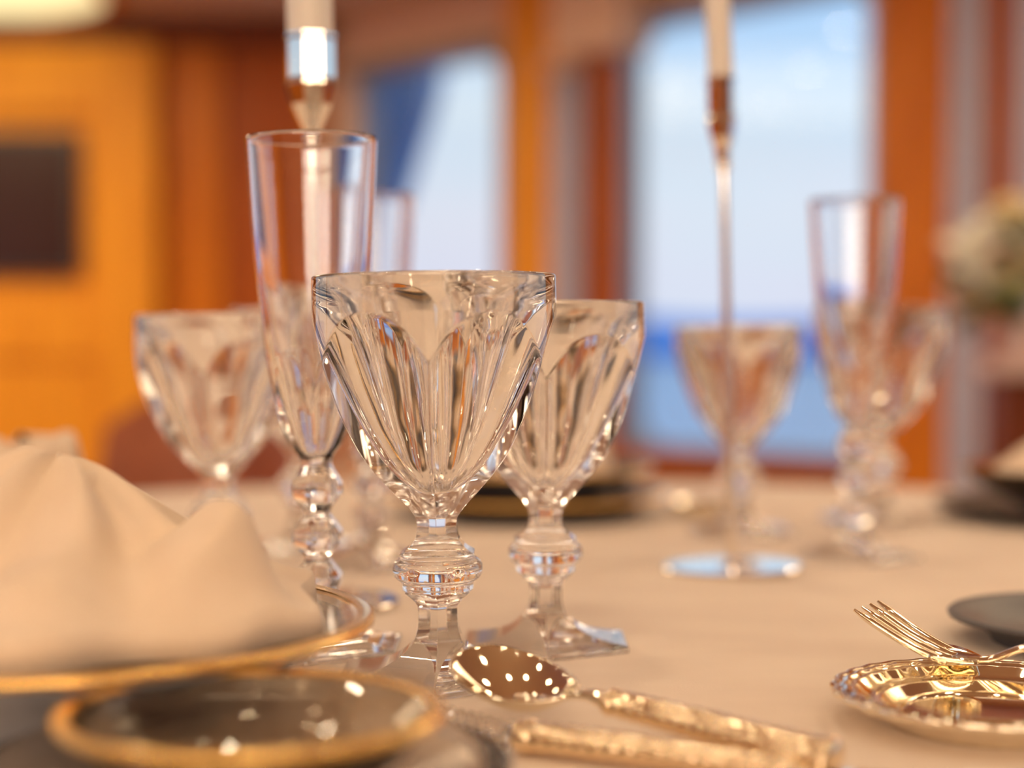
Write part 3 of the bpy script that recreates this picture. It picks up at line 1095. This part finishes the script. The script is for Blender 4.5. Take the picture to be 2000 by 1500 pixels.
# spoon
neck = Vector((at(1122, 0.543), 0.543, TZ + 0.0150))
end = Vector((at(1640, 0.482), 0.482, TZ + 0.0075))
sp = empty('silver_spoon', (0, 0, 0))
frame_mat(sp, end - neck, R_(13), neck)
tag(sp, 'silver spoon with its bowl tilted up and a chased handle in front of the goblet', 'spoon')
Lb, Wb, dep = 0.050, 0.0168, 0.0105
verts, faces = [], []
nr, nt = 24, 72
for i in range(nr + 1):
    q = i / nr
    for k in range(nt):
        t = 2 * PI * k / nt
        ex = math.cos(t)
        wy = math.sin(t) * (1 - 0.16 * ex)
        x = -Lb / 2 + ex * Lb / 2 * q
        y = wy * Wb * q
        zc = -dep * (1 - q ** 2.0) + 0.09 * x + 0.0095 * (x / Lb) ** 2
        verts.append((x, y, zc))
for i in range(nr):
    for k in range(nt):
        a, b = i * nt + k, i * nt + (k + 1) % nt
        faces.append((a, b, b + nt, a + nt))
bo = mkobj('bowl', verts, faces, M['silver'], sp)
bm = bmesh.new()
bm.from_mesh(bo.data)
bmesh.ops.remove_doubles(bm, verts=bm.verts, dist=1e-6)
bmesh.ops.recalc_face_normals(bm, faces=bm.faces)
bm.to_mesh(bo.data)
bm.free()
bo.data.polygons.foreach_set('use_smooth', [True] * len(bo.data.polygons))
md = bo.modifiers.new('thickness', 'SOLIDIFY')
md.thickness = 0.0011
md.offset = 0
hl = (end - neck).length
sweep('neck', [(-0.0035, 0, -0.0022), (0.0, 0, -0.0006), (0.006, 0, 0.0006), (0.013, 0, 0)], [(0.0034, 0.0010), (0.0026, 0.0016), (0.0024, 0.0020), (0.0034, 0.0030)], M['silver'], sp)
relief_handle(sp, 0.011, hl, 0.0052, 0.0070, 0.0, M['silver_relief'])

# second piece: only its chased handle is in view, blade running off to the right
butt = Vector((at(1008, 0.520), 0.520, TZ + 0.0062))
dirk = Vector((0.072, -0.0375, 0.0)).normalized()
kn = empty('silver_knife', (0, 0, 0))
frame_mat(kn, -dirk, 0, butt + dirk * 0.095)
tag(kn, 'silver knife with chased handle lying nearer than the spoon', 'knife')
relief_handle(kn, 0.0, 0.095, 0.0050, 0.0066, 0.0, M['silver_relief'])
bm = bmesh.new()
prof2 = [(0.004, -0.003), (-0.02, -0.005), (-0.07, -0.010), (-0.105, -0.008), (-0.118, 0.002), (-0.10, 0.004), (-0.02, 0.004), (0.004, 0.003)]
a_ = [bm.verts.new((x, y, 0.0009)) for x, y in prof2]
b_2 = [bm.verts.new((x, y, -0.0009)) for x, y in prof2]
bm.faces.new(a_)
bm.faces.new(b_2[::-1])
for i in range(len(prof2)):
    j = (i + 1) % len(prof2)
    bm.faces.new((a_[i], b_2[i], b_2[j], a_[j]))
bmobj('blade', bm, M['silver'], kn)

# faceted crystal cutlery rest under the spoon bowl
ra = Vector((at(850, 0.5515), 0.5515, TZ + 0.0055))
rb = Vector((at(1000, 0.523), 0.523, TZ + 0.0055))
cr_ = empty('cutlery_rest', (0, 0, 0))
frame_mat(cr_, rb - ra, 0, ra)
tag(cr_, 'small faceted crystal cutlery rest under the spoon bowl', 'cutlery rest')
ln = (rb - ra).length
bm = bmesh.new()
rnd = random.Random(2)
k6 = 8
prev = None
for i in range(17):
    s = i / 16
    r = 0.0042 if i % 2 else 0.0034
    if i in (0, 16): r = 0.0048
    ring = [bm.verts.new((s * ln, r * math.cos(2 * PI * (k + 0.5 * (i % 2)) / k6), r * math.sin(2 * PI * (k + 0.5 * (i % 2)) / k6))) for k in range(k6)]
    if prev:
        for k in range(k6):
            j = (k + 1) % k6
            bm.faces.new((prev[k], prev[j], ring[k]))
            bm.faces.new((prev[j], ring[j], ring[k])) if True else None
    else:
        bm.faces.new(ring[::-1])
    prev = ring
bm.faces.new(prev)
bmobj('bar', bm, M['crystal'], cr_)

# fork resting on the silver dish
fk = empty('silver_fork', (0, 0, 0))
fdir = Vector((-0.83, 0.56, 0))
forg = Vector((at(1888, 0.604), 0.604, TZ + 0.0140))
frame_mat(fk, fdir, 0, forg)
tag(fk, 'silver fork with raised tines resting on the ringed silver dish', 'fork')
for j in range(4):
    yy = (j - 1.5) * 0.0074
    path, rad = [], []
    for i in range(16):
        s = i / 15
        path.append((0.004 + 0.035 * s, yy * (0.75 + 0.35 * s), 0.0005 + 0.0165 * s ** 1.35))
        rr = 0.0018 if s < 0.85 else 0.0018 * (1 - (s - 0.85) / 0.15 * 0.55)
        rad.append((rr, rr * 0.8))
    sweep('tine', path, rad, M['silver'], fk, 10)
vv, ff = [], []
for i in range(14):
    s = i / 13
    x = 0.010 - 0.016 * s
    hw = 0.0115 * math.cos(s * PI / 2 * 0.86) ** 0.8 if s < 1 else 0.003
    for k in range(9):
        y = (k / 8 - 0.5) * 2 * hw
        vv.append((x, y, 0.0008 * 1 + 0.0015 * (y / 0.0115) ** 2 - 0.0005 * s))
for i in range(13):
    for k in range(8):
        a = i * 9 + k
        ff.append((a, a + 1, a + 10, a + 9))
o = mkobj('root_plate', vv, ff, M['silver'], fk)
md = o.modifiers.new('thickness', 'SOLIDIFY')
md.thickness = 0.0018
md.offset = 0
path = [(-0.002, 0, 0.0003), (-0.010, 0, 0.0015), (-0.020, 0, 0.0060), (-0.032, 0, 0.0095), (-0.048, 0, 0.0105), (-0.07, 0, 0.0080), (-0.095, 0, 0.0035), (-0.125, 0, -0.002), (-0.145, 0, -0.0050)]
pp = pchip([(p[0] * -1, p[2], 0) for p in path], 40)
sweep('handle', [(-p[0], 0, p[1]) for p in pp], [(0.0026 + 0.0050 * (i / 39) ** 1.5, 0.0014 + 0.0004 * i / 39) for i in range(40)], M['silver'], fk, 16)


# ------------------------------------------------------------------ chairs behind the table
def chair(x, y, rz, zt, w, m, label):
    g = empty('dining_chair', (x, y, 0), (0, 0, rz))
    tag(g, label, 'chair')
    # curved upholstered back
    bm = bmesh.new()
    nx, nzv = 20, 12
    g0 = []
    for side in (0, 1):
        gr = []
        for j in range(nzv + 1):
            s = j / nzv
            row = []
            for i in range(nx + 1):
                u = i / nx * 2 - 1
                top = 1 - 0.16 * abs(u) ** 3
                zz = 0.47 + (zt - 0.47) * s * top
                yy = 0.22 - 0.10 * u * u + 0.06 * s + (0.028 if side else -0.028) * (1 - 0.6 * abs(u) ** 6) * (1 - 0.7 * s ** 10)
                row.append(bm.verts.new((u * w / 2 * (0.92 + 0.08 * s), yy, zz)))
            gr.append(row)
        g0.append(gr)
    for side in (0, 1):
        for j in range(nzv):
            for i in range(nx):
                a = g0[side]
                bm.faces.new((a[j][i], a[j][i + 1], a[j + 1][i + 1], a[j + 1][i]))
    for j in range(nzv):
        for i in (0, nx):
            bm.faces.new((g0[0][j][i], g0[0][j + 1][i], g0[1][j + 1][i], g0[1][j][i]))
    for i in range(nx):
        for j in (0, nzv):
            bm.faces.new((g0[0][j][i], g0[0][j][i + 1], g0[1][j][i + 1], g0[1][j][i]))
    bmobj('backrest', bm, m, g, True, angle=R_(60))
    bm = bmesh.new()
    box(bm, (0, 0, 0.43), (w * 0.94, 0.44, 0.10), bevel=0.03)
    bmobj('seat', bm, m, g, True, angle=R_(40))
    for sx_, sy_ in ((-1, -1), (1, -1), (-1, 1), (1, 1)):
        bm = bmesh.new()
        bmesh.ops.create_cone(bm, segments=12, radius1=0.014, radius2=0.022, depth=0.38, cap_ends=True)
        bmobj('leg', bm, M['wood_dark'], g, True, (sx_ * w * 0.4, sy_ * 0.18, 0.19), R_(40))
    return g


chair(at(285, 2.1), 2.02, R_(-18), 0.825, 0.30, M['leather'], 'brown leather dining chair behind the blurred goblet and napkin')
chair(at(-330, 1.9), 1.75, R_(28), 0.83, 0.26, M['leather_pink'], 'tan leather dining chair cut by the edge beyond the folded napkin')

# ------------------------------------------------------------------ pedestal with roses
VX, VY = at(1998, 2.6), 2.6
pd = empty('pedestal_stand', (VX, VY, 0))
tag(pd, 'dark red wood pedestal standing under the vase of roses', 'pedestal')
pz = yz(700, 2.6)
bm = bmesh.new()
box(bm, (0, 0, pz - 0.015), (0.13, 0.13, 0.03), bevel=0.005)
bmobj('top', bm, M['vase'], pd)
bm = bmesh.new()
box(bm, (0, 0, (pz - 0.03) / 2 + 0.02), (0.095, 0.095, pz - 0.07), bevel=0.004)
bmobj('column', bm, M['wood_dark'], pd)
bm = bmesh.new()
box(bm, (0, 0, 0.02), (0.15, 0.15, 0.04), bevel=0.005)
bmobj('plinth', bm, M['wood_dark'], pd)
vs = empty('flower_vase', (VX, VY, pz))
tag(vs, 'pale pink vase holding cream roses on the dark pedestal', 'vase')
lathe('body', [(0, 0), (0.030, 0), (0.036, 0.010), (0.040, 0.030), (0.030, 0.055), (0.026, 0.065), (0.029, 0.072), (0.027, 0.072), (0.023, 0.062), (0, 0.02)], M['vase'], vs, 48)


def rose(loc, r, m, label, rx, ry):
    g = empty('rose', loc, (rx, ry, random.uniform(0, 6)))
    tag(g, label, 'flower', 'roses in the pink vase')
    bm = bmesh.new()
    rnd = random.Random(int(r * 1e5) + int(loc[0] * 1000))
    for layer, (rr, cnt, tilt, sz) in enumerate(((0.18, 3, 8, .55), (0.32, 4, 20, .7), (0.48, 5, 36, .85), (0.62, 6, 56, 1.0), (0.70, 6, 78, 1.05))):
        for k in range(cnt):
            a = 2 * PI * (k + 0.5 * layer) / cnt + rnd.uniform(-.15, .15)
            gr = []
            for j in range(6):
                s = j / 5
                row = []
                for i in range(7):
                    u = i / 3 - 1
                    w_ = sz * r * 0.62 * math.sin(PI * (0.18 + 0.74 * s)) * u
                    q = Vector((rr * r * (0.4 + 0.6 * s) * 1 - 0.16 * r * abs(u) ** 2, w_, sz * r * 0.95 * s))
                    q.x += 0.14 * r * s ** 4
                    q = Matrix.Rotation(R_(tilt * 0.7) * s, 3, 'Y') @ q
                    q = Matrix.Rotation(a, 3, 'Z') @ q
                    row.append(bm.verts.new(q))
                gr.append(row)
            for j in range(5):
                for i in range(6):
                    bm.faces.new((gr[j][i], gr[j][i + 1], gr[j + 1][i + 1], gr[j + 1][i]))
    bmobj('petals', bm, m, g, True)
    sweep('stem', [(0, 0, 0), (0.001, 0, -0.03), (0.0, 0.001, -0.06)], [(0.002, 0.002)] * 3, M['leaf'], g, 8)
    for k in range(3):
        a = k * 2.1
        vv = []
        for j in range(7):
            s = j / 6
            ww = 0.016 * math.sin(PI * min(1, s * 0.95 + 0.05))
            for u in (-1, 0, 1):
                p = Vector((0.01 + 0.05 * s, ww * u, -0.02 - 0.02 * s * s + 0.004 * abs(u)))
                vv.append(Matrix.Rotation(a, 3, 'Z') @ p)
        ff = []
        for j in range(6):
            for u in range(2):
                q = j * 3 + u
                ff.append((q, q + 1, q + 4, q + 3))
        mkobj('leaf', vv, ff, M['leaf'], g)


RO = [(1890, 500, 0.046, 'petal_white', 'large cream rose low on the window side of the vase'),
      (1945, 450, 0.044, 'petal_white', 'pale cream rose near the middle of the bouquet'),
      (1912, 572, 0.040, 'petal', 'yellow cream rose drooping lowest toward the pillar'),
      (1975, 400, 0.030, 'petal', 'golden cream rose at the top of the bouquet'),
      (2010, 500, 0.040, 'petal', 'yellow cream rose at the edge of the frame'),
      (2025, 430, 0.036, 'petal_white', 'cream rose high at the very edge of the bouquet'),
      (1965, 540, 0.030, 'petal', 'small golden rose above the vase mouth')]
for i, (px, py, r, m_, lb) in enumerate(RO):
    d = 2.56 + 0.02 * (i % 3)
    dx = at(px, d) - VX
    rose((at(px, d), d, yz(py, d) - 0.01), r, M[m_], lb, R_(20), R_(max(-50, min(50, dx * 500))))
# greenery fan
for i, (px, py, a, b) in enumerate(((1990, 590, 0.3, -0.5), (1950, 600, -0.6, -0.2), (1970, 610, -0.2, -0.7), (1995, 620, 0.1, -0.2), (1998, 560, -0.8, .2), (2005, 600, .6, .1))):
    g = empty('leafy_sprig', (at(px, 2.5), 2.5 + 0.01 * i, yz(py, 2.5)), (a, b, i))
    tag(g, ('dark leafy sprig at the vase mouth under the golden rose', 'leafy sprig reaching out under the yellow drooping rose',
            'dark leafy sprig low at the vase rim', 'dark green sprig at the edge of the bouquet by the vase neck', 'leafy sprig behind the small golden rose',
            'dark sprig at the outer edge of the bouquet')[i], 'leaves', 'green sprigs among the roses')
    sweep('stem', [(-0.03, 0, 0), (0, 0, 0.004), (0.035, 0, 0)], [(0.0015, 0.0015)] * 3, M['leaf'], g, 6)
    for k in range(5):
        vv, ff = [], []
        s0 = -0.025 + 0.014 * k
        sd = 1 if k % 2 else -1
        for j in range(6):
            s = j / 5
            ww = 0.012 * math.sin(PI * min(1, s * 0.95 + 0.05))
            for u in (-1, 0, 1):
                vv.append((s0 + ww * u + 0.01 * s, sd * 0.035 * s, 0.004 + 0.006 * s * s + 0.003 * abs(u)))
        for j in range(5):
            for u in range(2):
                q = j * 3 + u
                ff.append((q, q + 1, q + 4, q + 3))
        mkobj('leaf', vv, ff, M['leaf'], g)
